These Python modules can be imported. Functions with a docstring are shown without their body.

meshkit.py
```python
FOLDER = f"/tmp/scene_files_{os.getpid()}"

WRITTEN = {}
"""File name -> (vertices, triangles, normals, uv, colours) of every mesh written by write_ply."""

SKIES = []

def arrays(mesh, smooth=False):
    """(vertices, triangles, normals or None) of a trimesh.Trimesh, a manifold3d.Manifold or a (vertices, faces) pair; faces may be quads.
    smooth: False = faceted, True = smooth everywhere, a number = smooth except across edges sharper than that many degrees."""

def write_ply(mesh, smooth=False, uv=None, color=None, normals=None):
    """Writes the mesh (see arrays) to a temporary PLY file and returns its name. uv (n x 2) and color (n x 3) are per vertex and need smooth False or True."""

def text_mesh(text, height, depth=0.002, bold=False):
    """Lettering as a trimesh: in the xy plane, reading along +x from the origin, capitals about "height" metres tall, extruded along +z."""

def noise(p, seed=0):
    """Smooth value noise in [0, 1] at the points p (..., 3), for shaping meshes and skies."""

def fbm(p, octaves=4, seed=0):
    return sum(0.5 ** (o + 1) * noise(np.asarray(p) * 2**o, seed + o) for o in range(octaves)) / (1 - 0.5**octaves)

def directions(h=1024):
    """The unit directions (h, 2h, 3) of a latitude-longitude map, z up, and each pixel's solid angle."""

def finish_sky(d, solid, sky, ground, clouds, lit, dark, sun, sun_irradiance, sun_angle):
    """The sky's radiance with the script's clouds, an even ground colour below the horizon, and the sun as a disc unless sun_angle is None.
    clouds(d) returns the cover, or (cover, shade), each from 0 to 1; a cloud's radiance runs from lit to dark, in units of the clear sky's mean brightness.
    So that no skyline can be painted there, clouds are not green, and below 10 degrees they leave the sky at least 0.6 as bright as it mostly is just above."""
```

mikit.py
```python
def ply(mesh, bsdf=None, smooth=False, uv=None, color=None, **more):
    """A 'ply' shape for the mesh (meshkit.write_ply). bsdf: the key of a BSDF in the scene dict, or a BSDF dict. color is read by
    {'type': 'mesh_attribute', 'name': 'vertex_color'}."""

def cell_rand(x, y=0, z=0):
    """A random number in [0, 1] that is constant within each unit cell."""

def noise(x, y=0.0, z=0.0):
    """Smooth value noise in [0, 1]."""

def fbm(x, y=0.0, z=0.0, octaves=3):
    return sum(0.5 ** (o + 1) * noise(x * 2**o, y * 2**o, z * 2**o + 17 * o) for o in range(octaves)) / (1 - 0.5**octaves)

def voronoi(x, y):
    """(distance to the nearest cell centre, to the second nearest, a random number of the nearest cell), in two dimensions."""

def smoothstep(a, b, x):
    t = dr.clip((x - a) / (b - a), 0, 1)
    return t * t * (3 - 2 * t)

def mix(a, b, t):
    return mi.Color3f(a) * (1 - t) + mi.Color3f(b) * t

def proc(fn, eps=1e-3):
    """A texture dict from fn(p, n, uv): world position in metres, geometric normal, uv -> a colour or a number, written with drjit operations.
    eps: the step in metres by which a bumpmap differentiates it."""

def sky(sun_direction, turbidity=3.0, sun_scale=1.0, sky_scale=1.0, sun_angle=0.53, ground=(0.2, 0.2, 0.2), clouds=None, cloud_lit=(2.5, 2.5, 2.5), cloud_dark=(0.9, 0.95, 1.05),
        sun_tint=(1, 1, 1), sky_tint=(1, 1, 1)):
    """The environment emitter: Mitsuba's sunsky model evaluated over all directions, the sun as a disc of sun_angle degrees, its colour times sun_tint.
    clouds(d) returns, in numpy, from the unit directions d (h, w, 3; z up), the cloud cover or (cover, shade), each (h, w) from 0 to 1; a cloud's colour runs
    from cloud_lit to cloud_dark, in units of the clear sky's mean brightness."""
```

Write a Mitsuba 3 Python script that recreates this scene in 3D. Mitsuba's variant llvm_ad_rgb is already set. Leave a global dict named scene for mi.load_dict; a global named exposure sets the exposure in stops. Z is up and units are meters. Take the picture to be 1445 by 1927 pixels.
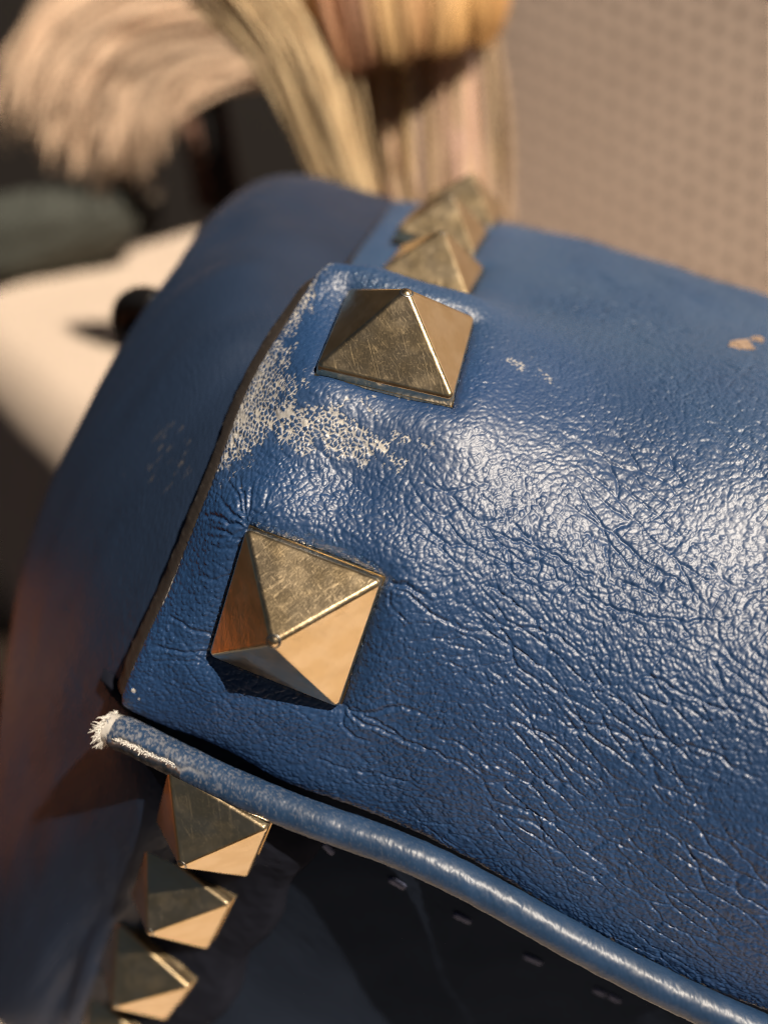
import math
import numpy as np, trimesh, manifold3d as m3
import drjit as dr
import mitsuba as mi
import mikit, meshkit
from mikit import proc, noise, fbm, smoothstep, mix
from scipy.interpolate import RBFInterpolator, RectBivariateSpline, CubicSpline, PchipInterpolator
from scipy.spatial import cKDTree
from scipy.ndimage import gaussian_filter, gaussian_filter1d

T = mi.ScalarTransform4f
rng = np.random.default_rng(7)
scene, labels = {}, {}

# ------------------------------------------------------------------ camera, sky, exposure
PITCH = math.radians(30)
FOC, CX, CY = 1800.0, 722.5, 963.5            # focal length and centre of the photograph's frame, in its pixels
CAM = np.array([0, 0, 0.100])                 # metres above the seat
FWD = np.array([0, math.cos(PITCH), -math.sin(PITCH)])
UP = np.array([0, math.sin(PITCH), math.cos(PITCH)])
RIGHT = np.array([1.0, 0, 0])
AX = np.stack([RIGHT, -UP, FWD])              # rows: the measuring axes (x right, y down, z forward) in world directions


def W(p):
    """measured mm (x right, y down, z forward of the viewpoint) -> world metres"""
    return CAM + np.asarray(p, float) @ AX / 1000.0


def D(v):
    return np.asarray(v, float) @ AX


def M(px, py, z):
    """sight line and distance -> measured mm"""
    return np.stack(np.broadcast_arrays((np.asarray(px, float) - CX) / FOC * z, (np.asarray(py, float) - CY) / FOC * z, z), -1)


def ML(lst):
    a = np.asarray(lst, float)
    return M(a[:, 0], a[:, 1], a[:, 2])


scene['camera'] = {'type': 'thinlens', 'fov': math.degrees(2 * math.atan(CY / FOC)), 'fov_axis': 'y',
                   'to_world': T().look_at(origin=CAM.tolist(), target=(CAM + FWD).tolist(), up=UP.tolist()),
                   'aperture_radius': 0.0011, 'focus_distance': 0.0672, 'near_clip': 0.005, 'far_clip': 20.0}
SUN = D([0.45, -0.49, -0.745])
scene['sky'] = mikit.sky(SUN, turbidity=3.5, sun_scale=1.0, sky_scale=0.10, ground=(0.030, 0.022, 0.018), sun_tint=(0.93, 0.97, 1.03), sky_tint=(1.0, 0.88, 0.74))
exposure = 2.1


# ------------------------------------------------------------------ helpers
def add(key, mesh, bsdf, smooth=False, **kw):
    k, n = key, 1
    while k in scene:
        k = f'{key}_{n:03d}'
        n += 1
    scene[k] = mikit.ply(mesh, bsdf, smooth=smooth, **kw)
    return k


def tag(key, label=None, cat=None, group=None, kind=None):
    d = labels.setdefault(key, {})
    for a, b in (('label', label), ('category', cat), ('group', group), ('kind', kind)):
        if b:
            d[a] = b


def grid_faces(nu, nv, flip=False):
    i, j = np.meshgrid(np.arange(nu - 1), np.arange(nv - 1), indexing='ij')
    a = (i * nv + j).ravel()
    q = np.stack([a, a + nv, a + nv + 1, a + 1], 1)
    return q[:, ::-1] if flip else q


def grid_mesh(P, flip=False):
    nu, nv = P.shape[:2]
    q = grid_faces(nu, nv, flip)
    f = np.vstack([q[:, [0, 1, 2]], q[:, [0, 2, 3]]])
    return trimesh.Trimesh(P.reshape(-1, 3), f, process=False)


def curve(pts, n, k=None):
    """smooth curve through points, n samples evenly spaced"""
    pts = np.asarray(pts, float)
    s = np.r_[0, np.cumsum(np.linalg.norm(np.diff(pts, axis=0), axis=1) ** 0.7)]
    c = CubicSpline(s, pts) if k is None else PchipInterpolator(s, pts)
    d = c(np.linspace(0, s[-1], 2000))
    l = np.r_[0, np.cumsum(np.linalg.norm(np.diff(d, axis=0), axis=1))]
    t = np.linspace(0, l[-1], n)
    return np.stack([np.interp(t, l, d[:, i]) for i in range(d.shape[1])], 1)


def frames(c):
    t = np.gradient(c, axis=0)
    t /= np.linalg.norm(t, axis=1, keepdims=True)
    ref = np.array([0.13, 0.21, 0.97])
    a = np.cross(t, ref)
    a /= np.linalg.norm(a, axis=1, keepdims=True)
    return t, a, np.cross(t, a)


def tube(c, r, sides=10, caps=True):
    t, a, b = frames(c)
    r = np.broadcast_to(r, (len(c),))
    ang = np.arange(sides) * 2 * np.pi / sides
    v = c[:, None] + r[:, None, None] * (np.cos(ang)[None, :, None] * a[:, None] + np.sin(ang)[None, :, None] * b[:, None])
    n = len(c)
    i, j = np.meshgrid(np.arange(n - 1), np.arange(sides), indexing='ij')
    q = np.stack([i * sides + j, i * sides + (j + 1) % sides, (i + 1) * sides + (j + 1) % sides, (i + 1) * sides + j], -1).reshape(-1, 4)
    f = np.vstack([q[:, [0, 1, 2]], q[:, [0, 2, 3]]])
    v = v.reshape(-1, 3)
    if caps:
        v = np.vstack([v, c[0], c[-1]])
        k = np.arange(sides)
        f = np.vstack([f, np.stack([np.full(sides, n * sides), (k + 1) % sides, k], 1),
                       np.stack([np.full(sides, n * sides + 1), (n - 1) * sides + k, (n - 1) * sides + (k + 1) % sides], 1)])
    m = trimesh.Trimesh(v, f, process=False)
    if m.volume < 0:
        m.invert()
    return m


def vnormals(P):
    n = np.cross(np.gradient(P, axis=0), np.gradient(P, axis=1))
    n /= np.linalg.norm(n, axis=-1, keepdims=True) + 1e-12
    return n


def cells(q, pitch, seed, jit=0.48):
    """distance to the nearest and second nearest point of a jittered lattice, in pitches; q (n,2)"""
    r = np.random.default_rng(seed)
    lo, hi = np.floor(q.min(0) / pitch) - 2, np.ceil(q.max(0) / pitch) + 2
    gx, gy = np.meshgrid(np.arange(lo[0], hi[0]), np.arange(lo[1], hi[1]), indexing='ij')
    pts = np.stack([gx + 0.5 * (gy % 2), gy * 0.9], -1).reshape(-1, 2)
    pts = (pts + r.uniform(-jit, jit, pts.shape)) * pitch
    pts[:, 1] += lo[1] * pitch * 0.1
    d, i = cKDTree(pts).query(q, k=2, workers=-1)
    return d[:, 0] / pitch, d[:, 1] / pitch, r.uniform(0, 1, len(pts))[i[:, 0]]


def sstep(a, b, x):
    t = np.clip((x - a) / (b - a), 0, 1)
    return t * t * (3 - 2 * t)


def n2(q, s, seed=0, octaves=3):
    """fbm in [-1,1] over 2-d coordinates q (n,2) in mm, feature size s mm"""
    p = np.stack([q[:, 0] / s, q[:, 1] / s, np.full(len(q), 3.3 + seed)], 1)
    return 2 * meshkit.fbm(p, octaves, seed) - 1


# ------------------------------------------------------------------ materials
def rgb(*c):
    return {'type': 'rgb', 'value': list(c)}


def principled(base, rough, metallic=0.0, spec=0.5, **k):
    return {'type': 'principled', 'base_color': base, 'roughness': rough, 'metallic': metallic, 'specular': spec, **k}


VC = {'type': 'mesh_attribute', 'name': 'vertex_color'}
scene['blue_leather'] = {'type': 'twosided', 'bsdf': principled(VC, 0.44, spec=0.6, clearcoat=0.6, clearcoat_gloss=0.2, sheen=0.5, sheen_tint=0.2)}
scene['body_leather'] = {'type': 'twosided', 'bsdf': principled(VC, 0.42, spec=0.3, sheen=1.0, sheen_tint=0.5)}
scene['shaded_leather'] = {'type': 'twosided', 'bsdf': {'type': 'diffuse', 'reflectance': VC}}  # matte copy of the body leather; the front panel's shade sits in vertex colours
scene['cut_edge'] = {'type': 'twosided', 'bsdf': principled(VC, 0.6, spec=0.3)}
scene['piping_leather'] = {'type': 'twosided', 'bsdf': principled(VC, 0.40, spec=0.5)}


def gold_tone(p, n, uv):
    q = p * 1000.0
    blot = fbm(q.x * 0.7 + 5, q.y * 0.7, q.z * 0.7, 3)
    return mix((0.83, 0.63, 0.37), (0.90, 0.71, 0.46), smoothstep(0.3, 0.7, blot))


def gold_scuff(p, n, uv):
    """share of the surface that is dulled by hairline scratches and handling"""
    q = p * 1000.0
    a1, b1_ = q.x * 0.80 + q.y * 0.35 + q.z * 0.49, -q.x * 0.42 + q.y * 0.80 + q.z * 0.43
    a2, b2_ = q.x * 0.35 - q.y * 0.75 + q.z * 0.55, q.x * 0.86 + q.y * 0.20 + q.z * 0.46
    hair = dr.maximum(noise(a1 * 22, b1_ * 1.6, 7.0), noise(a2 * 24, b2_ * 1.4, 3.0))
    speck = fbm(q.x * 8, q.y * 8, q.z * 8 + 9, 2)
    blot = fbm(q.x * 0.9, q.y * 0.9 + 3, q.z * 0.9, 3)
    return 0.11 + 0.12 * smoothstep(0.45, 0.70, blot) + 0.24 * smoothstep(0.78, 0.95, hair) + 0.14 * smoothstep(0.55, 0.80, speck)


def gold_bump(p, n, uv):
    q = p * 1000.0
    s = noise(q.x * 9 + q.z * 2.0, q.y * 9 - q.x * 7, q.z * 2.2) + 0.8 * noise(q.x * 4, q.y * 14 + 3, q.z * 3 - q.x * 8)
    return (s - 0.9) * 0.000004 + (fbm(q.x * 1.0, q.y * 1.0, q.z * 1.0, 2) - 0.5) * 0.000018


gold_color = proc(gold_tone)
scene['gold'] = {'type': 'bumpmap', 'arbitrary': proc(gold_bump, 3e-5), 'scale': 1.0,
                 'bsdf': {'type': 'blendbsdf', 'weight': proc(gold_scuff), 'a': principled(gold_color, 0.16, 1.0), 'b': principled(gold_color, 0.45, 1.0)}}
scene['worn_metal'] = principled(rgb(0.34, 0.33, 0.31), 0.38, 1.0)
scene['thread'] = principled(rgb(0.17, 0.19, 0.31), 0.7, spec=0.2)
scene['fibre'] = principled(rgb(0.80, 0.77, 0.72), 0.8, spec=0.2)
scene['flake'] = {'type': 'twosided', 'bsdf': principled(rgb(0.36, 0.25, 0.18), 0.7, spec=0.3)}


def seat_tone(p, n, uv):
    q = p * 1000.0
    u, v = uv.x * 1.0, uv.y * 1.0
    row = v / 3.9
    k = dr.floor(row)
    uu = u / 4.6 + 0.5 * (k - 2 * dr.floor(k / 2))
    du = (uu - dr.floor(uu) - 0.5) * 4.6
    dv = (row - k - 0.5) * 3.9
    hole = 1 - smoothstep(0.9, 1.4, dr.sqrt(du * du + dv * dv))
    c = mix((0.38, 0.295, 0.245), (0.52, 0.415, 0.35), fbm(q.x * 0.03, q.y * 0.03, q.z * 0.03, 4))
    return mix(c, (0.17, 0.13, 0.105), hole * (0.6 + 0.4 * noise(q.x * 0.05, q.y * 0.05, q.z * 0.05)))


scene['perforated'] = {'type': 'twosided', 'bsdf': principled(proc(seat_tone), 0.55, spec=0.4)}


def cream_tone(p, n, uv):
    q = p * 1000.0
    return mix((0.54, 0.44, 0.36), (0.62, 0.51, 0.42), fbm(q.x * 0.05, q.y * 0.05, q.z * 0.05, 3))


scene['cream'] = {'type': 'twosided', 'bsdf': principled(proc(cream_tone), 0.55, spec=0.3)}
scene['fringe_yarn'] = {'type': 'twosided', 'bsdf': principled(VC, 0.7, spec=0.3)}
scene['golden_cloth'] = {'type': 'twosided', 'bsdf': principled(VC, 0.6, spec=0.3)}
scene['dark_plastic'] = {'type': 'twosided', 'bsdf': principled(rgb(0.022, 0.019, 0.018), 0.6, spec=0.3)}
scene['black_plastic'] = {'type': 'twosided', 'bsdf': principled(rgb(0.010, 0.009, 0.009), 0.4, spec=0.4)}
scene['brown_webbing'] = {'type': 'twosided', 'bsdf': principled(rgb(0.12, 0.06, 0.04), 0.6, spec=0.3)}
scene['green_cloth'] = {'type': 'twosided', 'bsdf': principled(rgb(0.06, 0.065, 0.058), 0.8, spec=0.2)}
scene['orange_leather'] = {'type': 'twosided', 'bsdf': principled(rgb(0.27, 0.09, 0.028), 0.5, spec=0.4)}

# ------------------------------------------------------------------ where the studs sit (measured mm, outward normal, local x)
STUDS = [  # centre, normal, x axis, side
    ((1.04, -12.39, 71.03), (0.118, -0.664, -0.738), (0.970, 0.237, -0.054), 10.0),
    ((-6.19, 7.31, 66.39), (-0.202, 0.229, -0.952), (0.930, 0.349, -0.113), 10.0),
    ((-13.05, 23.42, 72.46), (-0.416, 0.567, -0.711), (0.868, 0.481, -0.124), 8.48),
    ((-17.06, 31.96, 80.02), (-0.451, 0.466, -0.761), (0.830, 0.533, -0.165), 8.48),
    ((-21.77, 41.76, 87.24), (-0.487, 0.437, -0.756), (0.784, 0.601, -0.157), 8.48),
    ((-26.40, 51.40, 94.30), (-0.500, 0.430, -0.752), (0.770, 0.610, -0.165), 8.48),
    (tuple(M(815, 512, 89.0)), (0.20, -0.80, -0.57), (0.965, 0.17, -0.20), 8.2),
    (tuple(M(833, 438, 99.0)), (0.20, -0.80, -0.57), (0.965, 0.15, -0.21), 8.2),
    (tuple(M(872, 393, 109.5)), (0.20, -0.81, -0.55), (0.96, 0.14, -0.23), 8.2),
]


def stud_frame(s):
    c, n, x, side = (np.array(q, float) for q in s)
    n = n / np.linalg.norm(n)
    x = x - n * (x @ n)
    x /= np.linalg.norm(x)
    y = np.cross(x, -n)
    y = y / np.linalg.norm(y)
    if y[1] < 0:
        y = -y
    return c, n, x, y, float(side)


# ------------------------------------------------------------------ flap: one sheet of leather, as heights over a slanted plane
EA = np.array([1.0, 0, 0])
EM = np.array([0, -0.4, -0.9165])
EB = np.array([0, -0.9165, 0.4])


def abh(p):
    p = np.asarray(p, float)
    return np.stack([p @ EA, p @ EB, p @ EM], -1)


left_px = [(222, 1328, 71.6), (262, 1225, 70.2), (303, 1130, 69.4), (350, 1015, 69.0), (395, 905, 69.4), (455, 745, 71.4), (525, 622, 73.2), (588, 522, 75.2), (622, 494, 77.6),
           (640, 522, 82.0), (655, 500, 89.5), (700, 438, 100.0), (745, 377, 116.5), (752, 385, 122.0)]
bottom_px = [(222, 1328, 71.6), (300, 1368, 71.3), (420, 1417, 70.8), (520, 1470, 70.4), (640, 1514, 70.0), (740, 1556, 69.7), (900, 1636, 69.2), (1072, 1737, 68.7), (1300, 1856, 68.0), (1445, 1912, 67.6),
             (1750, 2040, 66.8)]
right_px = [(1750, 2040, 66.8), (1750, 1900, 63.5), (1750, 1640, 60.5), (1750, 1350, 61.0), (1750, 1080, 64.5), (1750, 900, 70.0), (1750, 780, 78), (1750, 690, 90), (1750, 640, 100), (1750, 650, 106)]
top_px = [(752, 385, 122), (930, 432, 117.5), (1142, 490, 110), (1277, 530, 106), (1445, 580, 103.5), (1750, 650, 106)]
inner_px = [
    # crest above the upper stud, the dip behind it and the strap running on over the top of the bag
    (700, 503, 77.6), (760, 520, 77.4), (830, 540, 77.0), (895, 558, 76.6),
    (690, 540, 83.0), (780, 548, 83.5), (860, 560, 82.5), (930, 575, 80.5),
    (740, 508, 89.5), (900, 520, 89.0), (770, 440, 99), (920, 455, 99), (800, 398, 110), (930, 420, 109),
    (750, 371, 118), (840, 383, 115.5), (937, 402, 112),
    # on the right the top runs on without a step
    (1000, 600, 79.3), (1000, 540, 88), (1040, 470, 99), (1100, 600, 81.8), (1142, 440, 106), (1277, 480, 101), (1200, 600, 83), (1200, 520, 94), (1200, 700, 74.8),
    (1445, 700, 76), (1445, 620, 86), (1445, 538, 97.5), (1445, 825, 69), (1100, 745, 71.3),
    # the front slope
    (1000, 930, 66.3), (1445, 1060, 65.2), (1445, 1500, 61.8), (1000, 1340, 64.6), (1445, 1760, 64.3), (1000, 1600, 67.0), (700, 1440, 68.3), (400, 1340, 69.2), (820, 1500, 67.6), (660, 900, 66.8),
]
ctrl = [ML(inner_px), ML(left_px), ML(bottom_px), ML(right_px), ML(top_px)]
for s in STUDS[:2]:
    c, n, x, y, side = stud_frame(s)
    k = 0.5 * side
    ctrl.append(np.array([c] + ([c + k * (a * x + b * y) for a in (-1, 1) for b in (-1, 1)] if side > 9 else [])))
ctrl_z = np.vstack(ctrl)[:, 2]
ctrl = abh(np.vstack(ctrl))
flap_rbf = RBFInterpolator(ctrl[:, :2], ctrl[:, 2], kernel='thin_plate_spline', smoothing=np.where(ctrl_z > 86, 40.0, 0.5))


def coons(L, R, B, Tt, us, vs):
    """L,R functions of v; B,T of u, each (k,2) at the given parameters"""
    u, v = us[:, None, None], vs[None, :, None]
    return (1 - u) * L[None] + u * R[None] + (1 - v) * B[:, None] + v * Tt[:, None] - ((1 - u) * (1 - v) * B[0] + u * (1 - v) * B[-1] + (1 - u) * v * Tt[0] + u * v * Tt[-1])


def flap_ab(us, vs):
    """us, vs in [0,1] -> (a,b); v runs up the strap, so that its share of the front slope is even on both sides"""
    f = lambda pts, t: (lambda c: np.stack([np.interp(t, np.linspace(0, 1, 600), c[:, i]) for i in range(2)], 1))(curve(abh(ML(pts))[:, :2], 600))  # noqa: E731
    return coons(f(left_px, vs), f(right_px, vs), f(bottom_px, us), f(top_px, us), us, vs)


NU, NV = 900, 820
us = np.linspace(0, 1, NU) ** 1.12
vs = np.linspace(0, 1, NV)
vs = vs - 0.16 * np.sin(np.pi * vs) * 0.9 * np.cos(np.pi * vs * 0.5)    # closer rows on the near slope
vs = (vs - vs[0]) / (vs[-1] - vs[0])
uc, vc = np.linspace(0, 1, 120), np.linspace(0, 1, 140)
abc = flap_ab(uc, vc)
hc = flap_rbf(abc.reshape(-1, 2)).reshape(len(uc), len(vc))
Hs = RectBivariateSpline(uc, vc, hc)
As, Bs = RectBivariateSpline(uc, vc, abc[..., 0]), RectBivariateSpline(uc, vc, abc[..., 1])


def flap_points(us, vs):
    a, b, h = As(us, vs), Bs(us, vs), Hs(us, vs)
    return a[..., None] * EA + b[..., None] * EB + h[..., None] * EM


P0 = flap_points(us, vs)
# distances along the surface: coordinates for the grain
du = np.linalg.norm(np.diff(P0, axis=0), axis=-1)
dv = np.linalg.norm(np.diff(P0, axis=1), axis=-1)
gx = np.concatenate([np.zeros((1, NV)), np.cumsum(du, 0)], 0)
gy = np.concatenate([np.zeros((NU, 1)), np.cumsum(dv, 1)], 1)
N0 = vnormals(P0)
if (N0 @ EM).mean() < 0:
    N0 = -N0
P0f = P0.reshape(-1, 3)
flap_tree = cKDTree(P0f[::3])
Q = P0f @ np.stack([EA, EB], 1)
Q = np.stack([gx.ravel(), Q[:, 1] * 0 + gy.ravel()], 1)
proj = np.stack([P0f[:, 0] / P0f[:, 2] * FOC + CX, P0f[:, 1] / P0f[:, 2] * FOC + CY], 1)
proj_tree = None


def on_flap(px, py, z=68):
    """the flap's grain coordinates nearest to a sighted point"""
    p = M(px, py, 1.0)
    best = None
    for zz in np.linspace(58, 82, 25):
        d, i = flap_tree.query(p * zz)
        if best is None or d < best[0]:
            best = (d, i)
    return Q[::3][best[1]]


# soft undulation, stud dimples
warp = np.stack([n2(Q, 1.1, 1), n2(Q, 1.1, 2)], 1) * 0.10 + np.stack([n2(Q, 5, 3), n2(Q, 5, 4)], 1) * 0.8
q1 = Q + warp
# pebble grain
f1, f2, r1 = cells(q1 * [0.88, 1.0], 0.36, 11, 0.72)
border = f2 - f1
peb = (0.55 * np.clip(1.0 - (f1 / 0.75) ** 2, 0, 1) + 0.45 * sstep(0.0, 0.35, border)) * (0.55 + 0.6 * r1)
# long creases: a network of stretched cells turned along the roll of the flap
th = math.radians(12)
q2 = Q + np.stack([n2(Q, 2.2, 5), n2(Q, 2.2, 6)], 1) * 0.55 + np.stack([n2(Q, 0.7, 15), n2(Q, 0.7, 16)], 1) * 0.10
rot = lambda q, t: np.stack([q[:, 0] * math.cos(t) - q[:, 1] * math.sin(t), q[:, 0] * math.sin(t) + q[:, 1] * math.cos(t)], 1)  # noqa: E731
qa = rot(q2, th) * [0.30, 1.0]
g1, g2, gr = cells(qa, 1.35, 21)
crease1 = (0.8 * np.exp(-((g2 - g1) / 0.075) ** 2) + 0.2 * np.exp(-(g2 - g1) / 0.22)) * sstep(-0.30, 0.35, n2(Q, 6, 31, 2))
qb = rot(q2, math.radians(-34)) * [0.42, 1.0]
k1, k2, kr = cells(qb, 0.85, 22)
crease2 = (0.75 * np.exp(-((k2 - k1) / 0.09) ** 2) + 0.25 * np.exp(-(k2 - k1) / 0.25)) * sstep(-0.35, 0.4, n2(Q, 4, 32, 2))
qc = rot(q2 + n2(Q, 0.5, 61)[:, None] * 0.1, math.radians(-62)) * [0.45, 1.0]
o1, o2, _ = cells(qc, 0.62, 24, 0.7)
crease3 = np.exp(-((o2 - o1) / 0.10) ** 2) * sstep(-0.1, 0.45, n2(Q, 3.5, 33, 2))
SB = on_flap(555, 1162)
SA = on_flap(749, 649)
xs, ys = gx.ravel(), gy.ravel()
right_side = sstep(SB[0] + 3, SB[0] + 12, xs)
front = 1 - sstep(on_flap(1000, 700)[1] - 2, on_flap(1000, 640)[1] + 1, ys)
left_quiet = sstep(0, 14, xs)
upper = np.exp(-((ys - np.interp(xs, [on_flap(800, 800)[0], on_flap(1400, 980)[0]], [on_flap(800, 800)[1], on_flap(1400, 980)[1]])) / 6.0) ** 2)
cre = (1 - 0.45 * upper) * crease1 * (0.35 + 0.65 * right_side) * 0.115 + crease2 * (1 - 0.65 * upper) * (0.25 + 0.75 * right_side) * 0.06 + crease3 * (1 - 0.6 * upper) * (0.3 + 0.7 * right_side) * 0.035
m1, m2, mr = cells((q1 + warp * 0.5) * [0.7, 1.0], 1.15, 23, 0.6)
hump = 0.038 * sstep(0.0, 0.45, m2 - m1) * (0.4 + 0.6 * sstep(-0.3, 0.3, n2(Q, 5, 45, 2))) + n2(Q * [0.45, 1.0], 1.6, 41, 2) * 0.035 * (0.3 + 0.7 * right_side)
disp = peb * (0.080 - 0.036 * upper + 0.015 * n2(Q, 4, 44, 2)) - cre * 1.35 + hump + n2(Q, 9, 42, 2) * 0.18 + n2(Q, 0.16, 43, 2) * 0.015

# puckers: drawn creases in the leather around the studs
pk, pw = [], []


def pucker(px_pts, depth, width, jitter=0.12):
    pts = np.array([on_flap(*p) for p in px_pts])
    c = curve(pts, max(12, int(np.linalg.norm(np.diff(pts, axis=0), axis=1).sum() / 0.05)))
    t = np.linspace(0, 1, len(c))
    c = c + np.stack([gaussian_filter1d(rng.normal(0, 1, len(c)), 6), gaussian_filter1d(rng.normal(0, 1, len(c)), 6)], 1) * jitter * 3.5
    pk.append(c)
    pw.append(np.stack([0.8 * depth * np.minimum(1, (1 - t) * 2.2) * np.minimum(1, 0.5 + t * 8), np.full(len(c), width)], 1))


for a, b, d in [((466, 985), (405, 930), .16), ((467, 985), (430, 905), .18), ((469, 983), (452, 890), .17), ((472, 984), (478, 895), .15), ((476, 985), (510, 915), .12), ((464, 990), (375, 975), .2),
                ((462, 1000), (385, 985), .14), ((460, 1010), (370, 1010), .10), ((480, 985), (545, 945), .10), ((455, 1030), (370, 1050), .09), ((440, 1080), (340, 1085), .08)]:
    m = ((a[0] + b[0]) / 2 + rng.uniform(-6, 6), (a[1] + b[1]) / 2 + rng.uniform(-6, 6))
    pucker([a, m, b], d, 0.13)
for pts, d, w in [([(728, 1090), (760, 1108), (800, 1128), (812, 1140)], .24, .2), ([(730, 1100), (775, 1125), (830, 1170), (880, 1185), (930, 1190)], .12, .11),
                  ([(728, 1115), (750, 1150), (790, 1190)], .10, .12),
                  ([(645, 1330), (700, 1338), (760, 1333), (800, 1345), (815, 1355)], .20, .16), ([(648, 1338), (690, 1365), (740, 1385), (800, 1405), (845, 1440)], .16, .14),
                  ([(640, 1345), (670, 1385), (720, 1400)], .12, .13), ([(642, 1340), (720, 1360), (790, 1400), (850, 1430), (900, 1470), (940, 1520), (990, 1560)], .17, .13),
                  ([(390, 1235), (340, 1225), (275, 1215)], .16, .12), ([(390, 1245), (330, 1250), (270, 1240)], .10, .11), ([(395, 1200), (340, 1170), (300, 1165)], .12, .12),
                  ([(1000, 1370), (1060, 1380), (1130, 1365), (1200, 1390), (1250, 1440)], .12, .12), ([(1065, 1330), (1110, 1360), (1180, 1385), (1260, 1430)], .14, .12),
                  ([(1190, 1280), (1270, 1295), (1350, 1330), (1445, 1325)], .12, .12), ([(1250, 1420), (1350, 1425), (1420, 1465), (1445, 1480)], .14, .12),
                  ([(1090, 1120), (1160, 1145), (1240, 1165), (1330, 1165), (1445, 1175)], .12, .11), ([(1210, 1560), (1290, 1600), (1340, 1640), (1400, 1660)], .11, .12),
                  ([(900, 1150), (960, 1180), (1010, 1185), (1090, 1230), (1120, 1290)], .09, .10), ([(930, 1000), (1020, 1035), (1100, 1075), (1200, 1110)], .10, .10),
                  ([(1180, 1320), (1250, 1420), (1300, 1500), (1380, 1620)], .08, .10), ([(960, 1500), (1010, 1560), (1040, 1630), (1060, 1660)], .09, .11),
                  ([(600, 1420), (680, 1445), (760, 1470), (830, 1515)], .09, .12), ([(830, 1390), (900, 1420), (950, 1480)], .10, .11)]:
    pucker(pts, d, w)
pk, pw = np.vstack(pk), np.vstack(pw)
dd, ii = cKDTree(pk).query(Q, k=1, workers=-1, distance_upper_bound=1.0)
ok = np.isfinite(dd)
w_ = pw[np.where(ok, ii, 0)]
disp += np.where(ok, w_[:, 0] * (-np.exp(-(dd / w_[:, 1]) ** 2) + 0.25 * np.exp(-((dd - 2.0 * w_[:, 1]) / w_[:, 1]) ** 2)), 0)
foot_dark = np.zeros(len(Q))
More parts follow.
